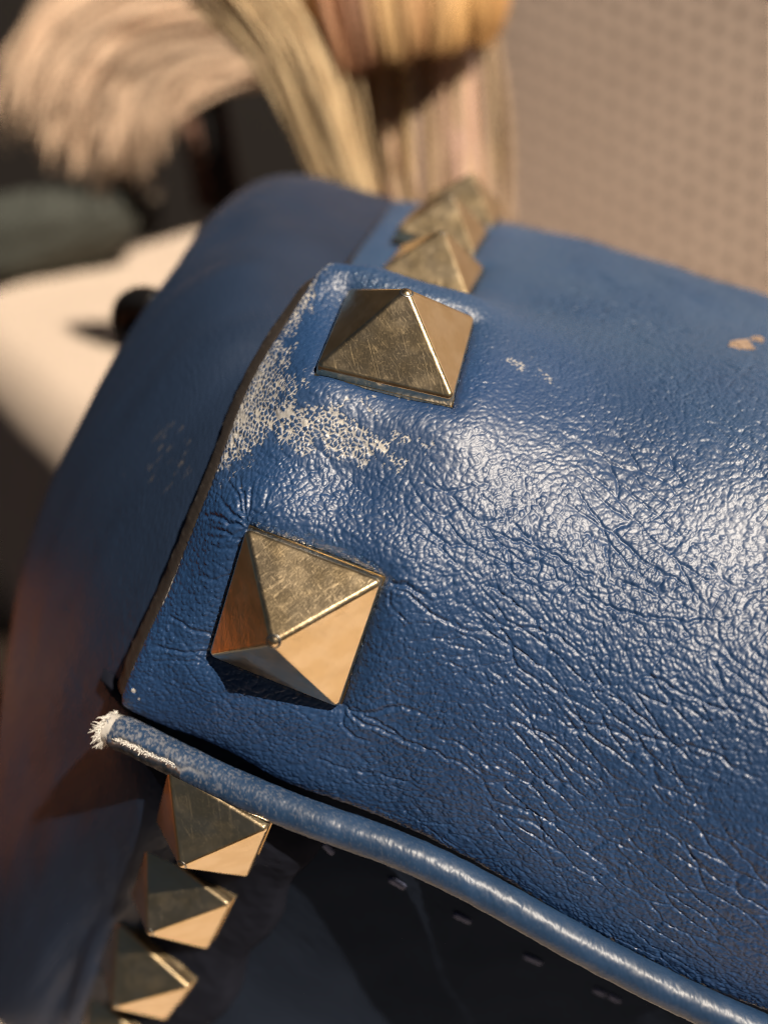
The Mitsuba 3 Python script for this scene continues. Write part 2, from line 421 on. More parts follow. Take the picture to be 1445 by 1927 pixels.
# the studs pull the leather down around their feet
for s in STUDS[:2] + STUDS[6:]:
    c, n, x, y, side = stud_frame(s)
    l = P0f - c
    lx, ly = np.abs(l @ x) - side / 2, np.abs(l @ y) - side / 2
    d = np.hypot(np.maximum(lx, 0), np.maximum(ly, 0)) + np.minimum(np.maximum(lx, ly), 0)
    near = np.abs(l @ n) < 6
    foot_dark = np.maximum(foot_dark, np.where(near, np.exp(-np.maximum(d, 0) / 0.22), 0))
    disp += np.where(near & (d < 4), -0.50 * np.exp(-np.maximum(d, 0) / 0.6) + 0.12 * np.exp(-((d - 2.1) / 1.3) ** 2), 0)
# the border is turned down a little
edge_l = gx.ravel()
disp -= 0.30 * np.exp(-edge_l / 0.35)
edge_b = gy.ravel()
disp -= 0.5 * np.exp(-(edge_b / 0.7))
disp *= 1 - 0.5 * sstep(on_flap(760, 520)[1], on_flap(760, 520)[1] + 10, ys) * (1 - right_side)

P1 = P0 + N0 * disp.reshape(NU, NV, 1)

# wear: pigment rubbed off down to the pale leather, in the grooves of the grain first
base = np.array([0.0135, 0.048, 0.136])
col = np.tile(base, (len(Q), 1))
tone = n2(Q, 7, 51, 3)
col *= (1 + 0.16 * tone)[:, None]
col = col * (1 - 0.10 * np.stack([tone * 0, np.clip(n2(Q, 12, 52), 0, 1) * 0.6, tone * 0], 1))
painted_haze = 0.42 * sstep(on_flap(1000, 800)[1], on_flap(1000, 560)[1], ys) * (0.8 + 0.35 * n2(Q, 6, 53, 3))  # grazing light haze painted into the colour towards the top of the flap
col = col * (1 - painted_haze)[:, None] + np.array([0.070, 0.120, 0.185]) * painted_haze[:, None]
wl, wm = on_flap(470, 790), on_flap(620, 800)
topw, boty = on_flap(545, 640)[1], on_flap(420, 905)[1]
mid = (topw + boty) / 2
span = (topw - boty) / 2
e = np.exp(-(edge_l / 3.8) ** 2) * np.exp(-np.abs((ys - mid) / (span * 1.05)) ** 3)
spread = 0.62 * np.exp(-((xs - wm[0] + 0.8) / 5.2) ** 2 - ((ys - wm[1] - 0.15 * (xs - wm[0])) / 2.9) ** 2) + 0.30 * np.exp(-((xs - wm[0] - 6) / 5.0) ** 2 - ((ys - wm[1] + 0.2) / 1.8) ** 2)
rim = 0.75 * np.exp(-(edge_l / 0.30) ** 2) * sstep(0.0, 0.5, n2(Q, 1.5, 55) + 0.25) * (ys < on_flap(620, 500)[1] + 1)
topstrip = 0.62 * np.exp(-(edge_l / 1.6) ** 2) * sstep(topw - 1, topw + 3, ys) * (ys < on_flap(622, 498)[1] + 2)
wear_m = 0.98 * e + spread + topstrip
patch = n2(Q, 0.9, 56, 3)
groove = 1 - sstep(0.05, 0.34, border)
fleck = 0.40 * np.exp(-((xs - on_flap(1000, 690)[0]) / 4.5) ** 2 - ((ys - on_flap(1000, 690)[1]) / 2.6) ** 2)
wear_m = np.maximum(wear_m, fleck)
wear_m = np.maximum(wear_m, 0.46 * np.exp(-((xs - wm[0] - 1.5) / 7.5) ** 2 - ((ys - wm[1] - 0.5 - 0.1 * (xs - wm[0])) / 4.4) ** 2))
level = wear_m * 0.98 + 0.50 * patch + 0.20 * n2(Q, 0.3, 58, 2) + 0.66 * groove - 1.06
wear = sstep(0.0, 0.10, level) * sstep(0.10, 0.3, wear_m)
wear = np.maximum(wear, sstep(0.45, 0.62, rim))
for (px_, py_), s_ in [((252, 1298), .28), ((262, 1314), .16), ((1250, 1040), .0)]:
    c_ = on_flap(px_, py_)
    if s_ > 0:
        wear = np.maximum(wear, 0.8 * (np.hypot(*(Q - c_).T) < s_ * 0.6))
col = col * (1 - 0.7 * foot_dark)[:, None]  # darker leather in a narrow ring at the stud feet
pale = np.array([0.60, 0.57, 0.52]) * (1 + 0.12 * n2(Q, 0.4, 57))[:, None]
rubbed = 0.22 * np.clip(wear_m - 0.15, 0, 0.8) * (0.6 + 0.6 * n2(Q, 1.2, 59))
rubbed = np.clip(rubbed, 0, 1)
col = col * (1 - rubbed)[:, None] + np.array([0.20, 0.25, 0.33]) * rubbed[:, None]
wear = wear * np.clip(0.78 + 0.5 * n2(Q, 0.5, 60), 0.3, 1)
col = col * (1 - wear[:, None]) + pale * wear[:, None]
P1 = P1 - N0 * (0.03 * wear).reshape(NU, NV, 1)

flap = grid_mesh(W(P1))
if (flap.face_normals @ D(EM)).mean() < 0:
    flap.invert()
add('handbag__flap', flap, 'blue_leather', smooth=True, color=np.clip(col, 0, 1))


# raw cut edge on the left and the turned-in bottom border
def border_strip(line, nrm, out, prof, colr, key, seed, bsdf='cut_edge', taper=False):
    soft = gaussian_filter1d(line, 14, axis=0)
    grow = sstep(0, 14, np.arange(len(line)))[:, None] if taper else 1.0
    rows = [soft + out * a * grow - nrm * b for a, b in prof]
    Pm = np.stack(rows, 1)
    c = np.stack([np.tile(colr, (len(line), 1)) * (1 + 0.5 * 0) for _ in prof], 1)
    q = Pm.reshape(-1, 3)
    nz = meshkit.fbm(q * 1.3, 4, seed)
    Pm = Pm + nrm[:, None] * ((nz.reshape(Pm.shape[:2]) - 0.5) * 0.12)[..., None] + out[:, None] * ((meshkit.fbm(q * 0.9, 3, seed + 5).reshape(Pm.shape[:2]) - 0.5) * 0.35 * np.linspace(0, 1, len(prof)))[..., None]
    Pm[:, 0] = line
    c = c * (0.75 + 0.5 * meshkit.fbm(q * 1.2, 3, seed + 2).reshape(Pm.shape[:2]))[..., None]
    fleck = (meshkit.fbm(q * 4.0, 3, seed + 3).reshape(Pm.shape[:2]) > 0.66) * np.exp(-np.abs(np.arange(len(prof)) - len(prof) * 0.72) / 1.0)[None]
    c = c + np.clip(fleck, 0, 1)[..., None] * np.array([0.32, 0.30, 0.27])
    return add(key, grid_mesh(W(Pm)), bsdf, smooth=True, color=np.clip(c.reshape(-1, 3), 0, 1))


Lline, Ln = P1[0], N0[4]
Ln = gaussian_filter1d(Ln, 12, axis=0)
tL = gaussian_filter1d(np.gradient(P0[0], axis=0), 8, axis=0)
tL /= np.linalg.norm(tL, axis=1, keepdims=True)
sw = sstep(0.48, 0.68, np.linspace(0, 1, NV))[:, None]
Lb = np.array([-0.16, 0.10, -0.98]) * (1 - sw) + Ln * sw
Lb /= np.linalg.norm(Lb, axis=1, keepdims=True)
oL = np.cross(tL, Lb)
oL /= np.linalg.norm(oL, axis=1, keepdims=True)
if oL[len(oL) // 3, 0] > 0:
    oL = -oL
border_strip(Lline, Lb, oL, [(0, 0), (.14, .06), (.32, .22), (.55, .5), (.85, .9), (1.12, 1.3), (1.28, 1.7), (1.3, 2.3), (1.2, 3.0)], np.array([0.045, 0.037, 0.033]), 'handbag__flap__cut_edge', 61)
tag('handbag__flap__cut_edge', 'dark raw cut edge down the left side of the flap')
Bl, Bn = P1[:, 0], gaussian_filter1d(N0[:, 4], 12, axis=0)
tB = gaussian_filter1d(np.gradient(P0[:, 0], axis=0), 8, axis=0)
tB /= np.linalg.norm(tB, axis=1, keepdims=True)
oB = np.cross(tB, Bn)
if oB[len(oB) // 2, 1] < 0:
    oB = -oB
border_strip(Bl, Bn, oB, [(0, 0), (.10, .25), (.12, .6), (.05, 1.1), (-.2, 1.8), (-.6, 2.6)], np.array([0.012, 0.022, 0.06]), 'handbag__flap__turned_border', 71, taper=True)

# ------------------------------------------------------------------ body of the bag
rows = [
    [(395, 500, 121), (425, 440, 122), (520, 392, 124), (640, 392, 124), (760, 430, 125), (950, 500, 123), (1750, 740, 118)],
    [(365, 462, 110), (408, 398, 112), (490, 343, 115), (600, 343, 116), (745, 382, 117.5), (930, 425, 113), (1750, 668, 108)],
    [(292, 590, 98.5), (330, 505, 98), (430, 440, 99), (560, 430, 100), (720, 468, 102), (920, 500, 99), (1750, 720, 99)],
    [(228, 705, 96), (240, 636, 93), (350, 560, 88), (480, 530, 87), (640, 578, 88), (900, 640, 82), (1750, 850, 84)],
    [(148, 890, 94), (160, 786, 90), (280, 735, 81), (430, 740, 75.2), (600, 745, 73.6), (900, 830, 73.5), (1750, 1050, 71)],
    [(68, 1070, 94), (78, 968, 90), (190, 940, 80), (345, 965, 73), (500, 985, 71.2), (900, 1100, 69.5), (1750, 1350, 66)],
    [(24, 1280, 95), (32, 1195, 91), (130, 1185, 81), (262, 1195, 73.8), (420, 1190, 71.6), (900, 1370, 69.8), (1750, 1680, 66)],
    [(6, 1480, 97), (15, 1420, 93.5), (110, 1420, 84.5), (215, 1425, 77), (360, 1405, 73.3), (900, 1600, 71.8), (1750, 1960, 70)],
    [(0, 1660, 101), (9, 1610, 97.5), (100, 1610, 89), (200, 1600, 81.5), (420, 1565, 73.6), (900, 1770, 80.5), (1750, 2090, 82.0)],
    [(-6, 1850, 105), (4, 1800, 102), (90, 1790, 94.5), (170, 1750, 89), (370, 1700, 81.2), (900, 1950, 93), (1750, 2280, 95)],
    [(-10, 2060, 111), (0, 2000, 108), (60, 1970, 101.5), (120, 1925, 96.5), (300, 1850, 89.5), (900, 2140, 103), (1750, 2450, 106)],
    [(-20, 2330, 122), (0, 2300, 118), (60, 2240, 112), (110, 2200, 108), (250, 2100, 101), (900, 2450, 113), (1750, 2800, 116)],
]
BG = np.array([ML(r) for r in rows])
iu, iv = np.arange(BG.shape[0]), np.arange(BG.shape[1])
NBu, NBv = 420, 420
uu_, vv_ = np.linspace(0, BG.shape[0] - 1, NBu), np.interp(np.linspace(0, 1, NBv), [0, .15, .75, 1], [0, 1, 4, 6])
BP = np.stack([RectBivariateSpline(iu, iv, BG[..., k], kx=3, ky=3)(uu_, vv_) for k in range(3)], -1)
BP = gaussian_filter(BP, (4, 4, 0), mode='nearest')
BN = vnormals(BP)
if (BN @ np.array([0, 0, -1.0])).mean() < 0:
    BN = -BN
body_points, body_normals = BP.copy(), BN.copy()
bq = np.stack([np.concatenate([np.zeros((1, NBv)), np.cumsum(np.linalg.norm(np.diff(BP, axis=0), axis=-1), 0)]).ravel(),
               np.concatenate([np.zeros((NBu, 1)), np.cumsum(np.linalg.norm(np.diff(BP, axis=1), axis=-1), 1)], 1).ravel()], 1)
b1, b2, br = cells(bq + np.stack([n2(bq, 1.2, 3), n2(bq, 1.2, 4)], 1) * 0.3, 0.42, 33)
c1, c2, _ = cells((bq + np.stack([n2(bq, 2, 5), n2(bq, 2, 6)], 1) * 0.6) * [1.0, 0.35], 1.1, 34)
bd = sstep(0, 0.4, b2 - b1) * 0.035 - np.exp(-((c2 - c1) / 0.1) ** 2) * 0.05 * sstep(-0.1, 0.4, n2(bq, 5, 7)) + n2(bq, 6, 8, 2) * 0.28
Bproj = BP.reshape(-1, 3)
bpx = np.stack([Bproj[:, 0] / Bproj[:, 2] * FOC + CX, Bproj[:, 1] / Bproj[:, 2] * FOC + CY], 1)
# soft folds pulled from under the flap's edge
t_ = np.hypot((bpx[:, 0] - 470) / 190, (bpx[:, 1] - 690) / 130)
lean = (bpx[:, 0] - 470) * 0.52 + (bpx[:, 1] - 690) * 0.85
bd += -0.55 * np.exp(-(lean / 34) ** 2) * np.exp(-t_ ** 2) + 0.45 * np.exp(-((lean + 62) / 40) ** 2) * np.exp(-t_ ** 2)
BP2 = BP + BN * bd.reshape(NBu, NBv, 1)
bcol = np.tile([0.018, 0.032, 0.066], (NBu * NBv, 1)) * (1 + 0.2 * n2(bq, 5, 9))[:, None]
scuffs = np.exp(-((bpx[:, 0] - 320) / 95) ** 2 - ((bpx[:, 1] - 850) / 130) ** 2)
sc = sstep(0.10, 0.40, scuffs * 0.75 + 0.95 * n2(rot(bq, 0.5) * [0.3, 1.0], 0.22, 12, 2) - 0.80)
bcol = bcol * (1 - sc[:, None]) + np.array([0.10, 0.095, 0.095]) * sc[:, None]
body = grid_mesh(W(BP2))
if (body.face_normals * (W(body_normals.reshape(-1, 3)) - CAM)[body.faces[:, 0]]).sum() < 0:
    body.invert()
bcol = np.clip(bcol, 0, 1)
fu = np.repeat(uu_, NBv)[body.faces].mean(1)
fv = np.tile(vv_, NBu)[body.faces].mean(1)
is_front = (fu > 6.7) & (fv > 3.75)
for part, sel, mat in (('handbag__side_panel', ~is_front, 'body_leather'), ('handbag__front_panel', is_front, 'shaded_leather')):
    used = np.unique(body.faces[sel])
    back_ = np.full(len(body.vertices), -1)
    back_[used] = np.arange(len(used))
    c_ = bcol[used] if part.endswith('side_panel') else bcol[used] * [0.95, 0.75, 0.62]  # same leather, darkened on the front: its shade is put into the colour
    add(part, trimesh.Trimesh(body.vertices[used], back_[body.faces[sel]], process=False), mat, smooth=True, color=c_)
tag('handbag__side_panel', 'dark navy side of the bag left of the flap')
tag('handbag__front_panel', 'front of the bag under the piping, nearly black with shade painted into its colour')
# the far side closes the bag: the body's rim carried back and down to the seat
rim = np.vstack([BP2[0, ::6], BP2[::6, -1], BP2[-1, ::-6], BP2[::-6, 0]])
rw = W(rim)
cen = rw.mean(0)
ring2 = rw.copy()
ring2 = cen + (ring2 - cen) * [0.92, 0.92, 1] + [0.0, 0.035, -0.02]
ring2[:, 2] = np.maximum(ring2[:, 2] - 0.01, 0.004)
ring3 = ring2.copy()
ring3[:, :2] = cen[:2] + [0, 0.04] + (ring2[:, :2] - cen[:2]) * 0.5
ring3[:, 2] = 0.004
back = grid_mesh(np.stack([rw, ring2, ring3], 1))
add('handbag__back', back, 'dark_plastic', smooth=False)

# ------------------------------------------------------------------ studded strap down the front
cs = [M(318, 1400, 74.0)] + [np.array(STUDS[i][0]) for i in (2, 3, 4, 5)]
cs.append(cs[-1] + (cs[-1] - cs[-2]))
ns_ = [np.array(STUDS[i][1]) for i in (2, 2, 3, 4, 5, 5)]
xs_ = [np.array(STUDS[i][2]) for i in (2, 2, 3, 4, 5, 5)]
kt = np.arange(6)
tt = np.linspace(0, 5, 240)
sc_, sn_, sx_ = (CubicSpline(kt, np.array(q))(tt) for q in (cs, ns_, xs_))
sn_ /= np.linalg.norm(sn_, axis=1, keepdims=True)
sx_ -= sn_ * (sx_ * sn_).sum(1, keepdims=True)
sx_ /= np.linalg.norm(sx_, axis=1, keepdims=True)
wid = 7.6 + 0.45 * np.cos((tt - 1) * 2 * np.pi)
ww = np.r_[-1.0, -1.0, -0.97, np.linspace(-0.94, 0.94, 60), 0.97, 1.0, 1.0]
drop = np.r_[2.2, 0.7, 0.25, np.zeros(60), 0.25, 0.7, 2.2]
SP = sc_[:, None] + sx_[:, None] * (ww[None, :, None] * wid[:, None, None]) - sn_[:, None] * (drop[None, :, None] + 0.05 + 1.9 * np.abs(ww[None, :, None]) ** 2.4)
qf = SP.reshape(-1, 3)
SP = SP + sn_[:, None] * ((meshkit.fbm(qf * 0.9, 3, 77).reshape(SP.shape[:2]) - 0.5) * 0.25 + (meshkit.fbm(qf * 4, 2, 78).reshape(SP.shape[:2]) - 0.5) * 0.05)[..., None]
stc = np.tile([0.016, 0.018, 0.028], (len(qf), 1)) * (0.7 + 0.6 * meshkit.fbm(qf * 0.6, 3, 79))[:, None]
add('handbag__front_strap', grid_mesh(W(SP)), 'shaded_leather', smooth=True, color=stc)

# ------------------------------------------------------------------ piping under the flap, with its frayed end and the seam stitches
pip_px = [(204, 1368, 72.3), (250, 1388, 71.6), (300, 1413, 71.0), (420, 1472, 70.2), (520, 1515, 69.6), (620, 1553, 69.2), (740, 1596, 68.9), (900, 1671, 68.5), (1072, 1767, 68.0), (1300, 1884, 67.4),
          (1445, 1948, 67.0), (1750, 2080, 66.2)]
pc = curve(ML(pip_px), 900)
t, a, b = frames(pc)
sides = 64
ang = np.arange(sides + 1) * 2 * np.pi / sides
rad = 1.28 * np.ones(len(pc))
rad[:20] *= np.linspace(0.82, 1, 20)
PP = pc[:, None] + rad[:, None, None] * (np.cos(ang)[None, :, None] * a[:, None] + np.sin(ang)[None, :, None] * b[:, None])
pn = np.cos(ang)[None, :, None] * a[:, None] + np.sin(ang)[None, :, None] * b[:, None]
ll = np.linspace(0, np.linalg.norm(np.diff(pc, axis=0), axis=1).sum(), len(pc))
pq = np.stack(np.broadcast_arrays(ll[:, None], (ang * 1.28)[None]), -1).reshape(-1, 2)
pfl = PP.reshape(-1, 3)
u1, u2, _ = cells(pq * [1.0, 0.6] + n2(pq, 0.8, 3)[:, None] * 0.2, 0.38, 44)
pd = (sstep(0, 0.4, u2 - u1) * 0.010 + (meshkit.fbm(pfl * 1.0, 3, 81) - 0.5) * 0.12 + (meshkit.fbm(pfl * 5, 3, 82) - 0.5) * 0.035)
# the skin of the piping has split along its underside near the end
view = pfl / np.linalg.norm(pfl, axis=1, keepdims=True)
proj_p = np.stack([pfl[:, 0] / pfl[:, 2] * FOC + CX, pfl[:, 1] / pfl[:, 2] * FOC + CY], 1)
facing = (pn.reshape(-1, 3) * view).sum(1) < 0
crk = curve([(215, 1395), (250, 1405), (290, 1425), (315, 1432), (332, 1445), (355, 1447), (378, 1455), (392, 1462)], 400)
crk += gaussian_filter1d(rng.normal(0, 1, crk.shape), 4, axis=0) * 4
dc, ic = cKDTree(crk).query(proj_p, distance_upper_bound=60)
dc = np.where(np.isfinite(dc), dc, 99)
fade_c = np.where(dc < 60, 1 - np.minimum(ic, 399) / 460, 0)
pd += facing * (-0.22 * np.exp(-(dc / 4.5) ** 2) + 0.12 * np.exp(-((dc - 10) / 5) ** 2)) * fade_c
PP = PP + pn * pd.reshape(PP.shape[:2] + (1,))
pcol = np.tile([0.016, 0.042, 0.098], (len(pfl), 1)) * (0.75 + 0.5 * meshkit.fbm(pfl * 0.5, 3, 83))[:, None]
rub = meshkit.fbm(pfl * 6.5, 4, 84)
endw = np.exp(-ll / 11.0)[:, None].repeat(sides + 1, 1).ravel()
topside = ((pn.reshape(-1, 3) @ np.array([0.2, -0.75, -0.62])) > 0.35)
rubm = sstep(0.52, 0.78, rub + 0.14 * endw) * (0.25 + 0.75 * topside) * endw
raw = np.maximum(rubm * 0.38, np.where(ll < 0.9, 1.0, 0)[:, None].repeat(sides + 1, 1).ravel() * (rub > 0.35))
raw = np.maximum(raw, facing * np.exp(-(dc / 3.5) ** 2) * fade_c)
pcol = pcol * (1 - raw[:, None]) + np.array([0.60, 0.57, 0.53]) * raw[:, None]
under = (proj_p[:, 1] > np.interp(proj_p[:, 0], crk[:, 0], crk[:, 1])) & (proj_p[:, 0] < 340) & facing
pcol[under & (raw < 0.3)] *= [0.75, 0.45, 0.3]
pm = grid_mesh(W(PP))
if pm.volume < 0:
    pm.invert()
add('handbag__piping', pm, 'piping_leather', smooth=True, color=np.clip(pcol, 0, 1))
tag('handbag__piping', 'rounded blue piping along the bottom of the flap with a frayed end')
# end core and frayed fibres
core = trimesh.creation.icosphere(3, 1.12)
cv = core.vertices * [1, 1, 1] + 0.25 * (meshkit.fbm(core.vertices * 2.5, 3, 91)[:, None] - 0.5) * core.vertices
fib = [trimesh.Trimesh(cv * np.array([0.55, 0.95, 0.9]) + pc[2], core.faces)]
fr = np.random.default_rng(5)
for k in range(260):
    an = fr.uniform(0, 2 * np.pi)
    rr = 1.35 * math.sqrt(fr.uniform(0.15, 1.0))
    along = fr.choice([0, 1], p=[0.35, 0.65])
    o = pc[fr.integers(0, 4)] + rr * (math.cos(an) * a[1] + math.sin(an) * b[1])
    dirn = np.array([-1.0, fr.normal(0.15, 0.45), fr.normal(0, 0.4)]) if along else np.array([-0.6, fr.normal(0.5, 0.7), fr.normal(-0.4, 0.5)])
    dirn /= np.linalg.norm(dirn)
    L = fr.uniform(0.2, 0.85) * (0.7 if not along else 1)
    c = np.array([o + dirn * L * s + np.array([0, 0.16, 0]) * s * s + fr.normal(0, 0.04, 3) * s for s in np.linspace(0, 1, 5)])
    fib.append(tube(c, np.linspace(0.055, 0.022, 5), 5))
for k in range(240):      # fuzz where the skin is split
    i = fr.integers(0, 260)
    px_, py_ = crk[i] + fr.normal(0, 2.0, 2)
    cand = np.where(facing)[0]
    j = cand[np.argmin(np.hypot(proj_p[cand, 0] - px_, proj_p[cand, 1] - py_))]
    o = PP.reshape(-1, 3)[j]
    dirn = pn.reshape(-1, 3)[j] * 0.6 + fr.normal(0, 0.5, 3)
    L = fr.uniform(0.12, 0.42) * (1 - i / 330)
    c = np.array([o + dirn * L * s for s in np.linspace(-0.2, 1, 4)])
    fib.append(tube(c, np.linspace(0.05, 0.02, 4), 5))
fm = trimesh.util.concatenate(fib)
fm.vertices = W(fm.vertices)
add('handbag__piping__frayed_fibres', fm, 'fibre', smooth=True)
tag('handbag__piping__frayed_fibres', 'white frayed fibres at the torn end of the piping', kind='stuff')

btree = cKDTree(BP2.reshape(-1, 3))


def on_body(px, py):
    p = M(px, py, 1.0)
    best = (9, 0)
    for zz in np.linspace(64, 100, 80):
        d, i = btree.query(p * zz)
        if d < best[0]:
            best = (d, i)
    return BP2.reshape(-1, 3)[best[1]], BN.reshape(-1, 3)[best[1]]


def capsule(p, q, r, flat=1.0):
    s = trimesh.creation.icosphere(2, r)
    h = trimesh.convex.convex_hull(np.vstack([s.vertices + p, s.vertices + q]))
    return h


for (x0, y0, x1, y1) in [(608, 1588, 628, 1598), (732, 1650, 754, 1663), (862, 1716, 886, 1730), (996, 1794, 1020, 1808), (1126, 1860, 1140, 1868), (1148, 1872, 1164, 1881)]:
    (p, n), (q, n_) = on_body(x0, y0), on_body(x1, y1)
    m = capsule(p + n * 0.18, q + n * 0.18, 0.24)
    m.vertices = W(m.vertices)
    add('handbag__stitch', m, 'thread', smooth=40)

# two tan flakes stuck to the leather at the right
for (px_, py_, s_) in [(1388, 661, 0.75), (1424, 640, 0.42)]:
    i = flap_tree.query(M(px_, py_, np.interp(py_, [600, 700], [86, 76])))[1]
    o = P1.reshape(-1, 3)[::3][i]
    n = N0.reshape(-1, 3)[::3][i]
    ca = trimesh.creation.icosphere(2, s_)
    v = ca.vertices * [1.3, 0.7, 0.35] * (1 + 1.5 * (meshkit.fbm(ca.vertices / s_ * 2.2 + px_, 3, 5)[:, None] - 0.5))
    ca = trimesh.Trimesh(W(v + o + n * 0.12), ca.faces)
    k = add('leather_flake', ca, 'flake', smooth=False)
    tag(k, ['larger tan flake stuck to the blue leather near the right edge', 'tiny tan flake beside the larger one on the blue leather'][s_ < 0.6], 'flake')

# ------------------------------------------------------------------ pyramid studs
for i, s in enumerate(STUDS):
    c, n, x, y, side = stud_frame(s)
    h = 0.515 * side
    c = c - 0.028 * side * n
    r = 0.050 * side
    ball = trimesh.creation.icosphere(3, r).vertices
    e = side / 2 - r
    pts = [ball + [sx * e, sy * e, 0.05 * side] for sx in (-1, 1) for sy in (-1, 1)]
    pts += [np.array([[sx * e, sy * e, 0] for sx in (-1, 1) for sy in (-1, 1)]) * [side / (2 * e) * 0.99, side / (2 * e) * 0.99, 1] + [0, 0, -0.02 * side]]
    pts += [ball * 0.95 + [0, 0, h - r * 0.9]]
    m = trimesh.convex.convex_hull(np.vstack(pts))
    R_ = np.stack([x, y, n])
    m.vertices = W(m.vertices @ R_ + c)
    if m.volume < 0:
        m.invert()
    k = add('handbag__stud', m, 'gold', smooth=24)
    # pressed skirt plate under the pyramid and the worn tip
    bev = 0.6
    pl = trimesh.creation.box((side * 1.01, side * 1.01, 0.05 * side))
    pl.vertices = W((pl.vertices - [0, 0, 0.03 * side]) @ R_ + c)
    if pl.volume < 0:
        pl.invert()
    add(k + '__skirt', pl, 'gold', smooth=False)
    tip = trimesh.creation.icosphere(3, 1.0)
    tv = tip.vertices * [0.52, 0.52, 0.11] * (side / 10)
    tip = trimesh.Trimesh(W((tv + [0, 0, h - 0.02 * side]) @ R_ + c), tip.faces)
    if tip.volume < 0:
        tip.invert()
    add(k + '__worn_tip', tip, 'worn_metal', smooth=True)
tag('handbag', 'worn blue leather handbag with gold pyramid studs along its flap and front strap', 'handbag')

# a dark tab of the bag's handle strap shows at its left contour
tabc = curve(ML([(300, 580, 104), (262, 572, 106), (243, 590, 108), (255, 640, 109)]), 24)
tb = tube(tabc, np.full(24, 1.9), 12)
tb.vertices = W(tb.vertices)
add('handbag__handle_tab', tb, 'black_plastic', smooth=True)

# ------------------------------------------------------------------ the seat
yy_ = np.linspace(-0.05, 0.48, 220)
edge_x = PchipInterpolator([-0.36, 0.02, 0.09, 0.149, 0.192, 0.222, 0.240, 0.262, 0.300, 0.339, 0.50], [-0.050, -0.050, -0.050, -0.057, -0.084, -0.106, -0.113, -0.100, -0.080, -0.060, 0.02])(yy_)
edge_x = gaussian_filter1d(edge_x, 1.5)
sp_ = np.r_[0.9, 0.7, 0.5, 0.3, 0.2, 0.12, np.linspace(0.09, 0.016, 30), 0.014 * (1 - np.sin(np.linspace(0, np.pi / 2, 14))), np.full(10, 0.0)]
sd_ = np.r_[np.zeros(36), 0.014 * (1 - np.cos(np.linspace(0, np.pi / 2, 14))), np.linspace(0.018, 0.14, 10)]
CU = np.stack([edge_x[:, None] + sp_[None], np.broadcast_to(yy_[:, None], (220, 60)), -np.broadcast_to(sd_[None], (220, 60))], -1)
CU = CU + np.array([0, 0, 1.0]) * (0.003 * (meshkit.fbm(CU * 14, 3, 3) - 0.5))[..., None]
CU[..., 2] += 0.025 * sstep(0.10, 0.16, CU[..., 1]) - 0.05 * np.exp(-(CU[..., 1] + 0.05) / 0.008)
cush = grid_mesh(CU)
if cush.face_normals[:, 2].mean() < 0:
    cush.invert()
add('car_seat__cushion', cush, 'cream', smooth=True)
tag('car_seat__cushion', 'sunlit cream seat cushion')
# backrest: leaning slab with perforated front
bo = W(M(900, 560, 215))
e1 = np.array([0.93, -0.36, 0.0])
e1 /= np.linalg.norm(e1)
e2 = np.array([0.08, 0.30, 0.95])
e2 -= e1 * (e1 @ e2)
e2 /= np.linalg.norm(e2)
bn = np.cross(e1, e2)
bu, bv = np.meshgrid(np.linspace(-30, 330, 240), np.linspace(-90, 260, 200), indexing='ij')
bulge = 14 * np.exp(-((bu - 150) / 120) ** 2) - 40 * np.exp(-(bu + 30) / 10) * 0.5
BK = bo + (bu[..., None] * e1 + bv[..., None] * e2 + bulge[..., None] * bn) / 1000
bk = grid_mesh(BK)
if (bk.face_normals @ -bn).mean() > 0:
    bk.invert()
th_ = math.radians(-38)
buv = np.stack([bu * math.cos(th_) - bv * math.sin(th_), bu * math.sin(th_) + bv * math.cos(th_)], -1).reshape(-1, 2)
add('car_seat__backrest', bk, 'perforated', smooth=True, uv=buv)
tag('car_seat__backrest', 'tan backrest with rows of small perforations')
tag('car_seat', 'car seat with cream cushion and tan perforated backrest behind the handbag', 'car seat')

# ------------------------------------------------------------------ things behind the bag, out of focus
# gathered scarf: pleated pale skirt and golden lobes over it
def pleat(zc, pxc, pyt, pyb, rt, rb, n_pl, amp, seed, colr):
    hh = np.linspace(0, 1, 60)
    an = np.linspace(0, 2 * np.pi, 200)
    r_ = np.random.default_rng(seed)
    ph = r_.uniform(0, 6, 4)
    rr = np.interp(hh, [0, .35, 1], [rt, (rt * .6 + rb * .4), rb])[:, None] * (1 + amp * (np.sin(n_pl * an + ph[0] + 0.6 * np.sin(3 * an + ph[1])) * 0.6 + 0.4 * np.sin((n_pl * 2 + 1) * an + ph[2])))[None]
    cx = np.interp(hh, [0, 1], [pxc[0], pxc[1]])
    cy = np.interp(hh, [0, 1], [pyt, pyb])
    c = M(cx, cy, zc)
    P = c[:, None] + np.stack([np.cos(an)[None] * rr, 0 * rr, np.sin(an)[None] * rr * 0.8], -1)
    return P, an, hh


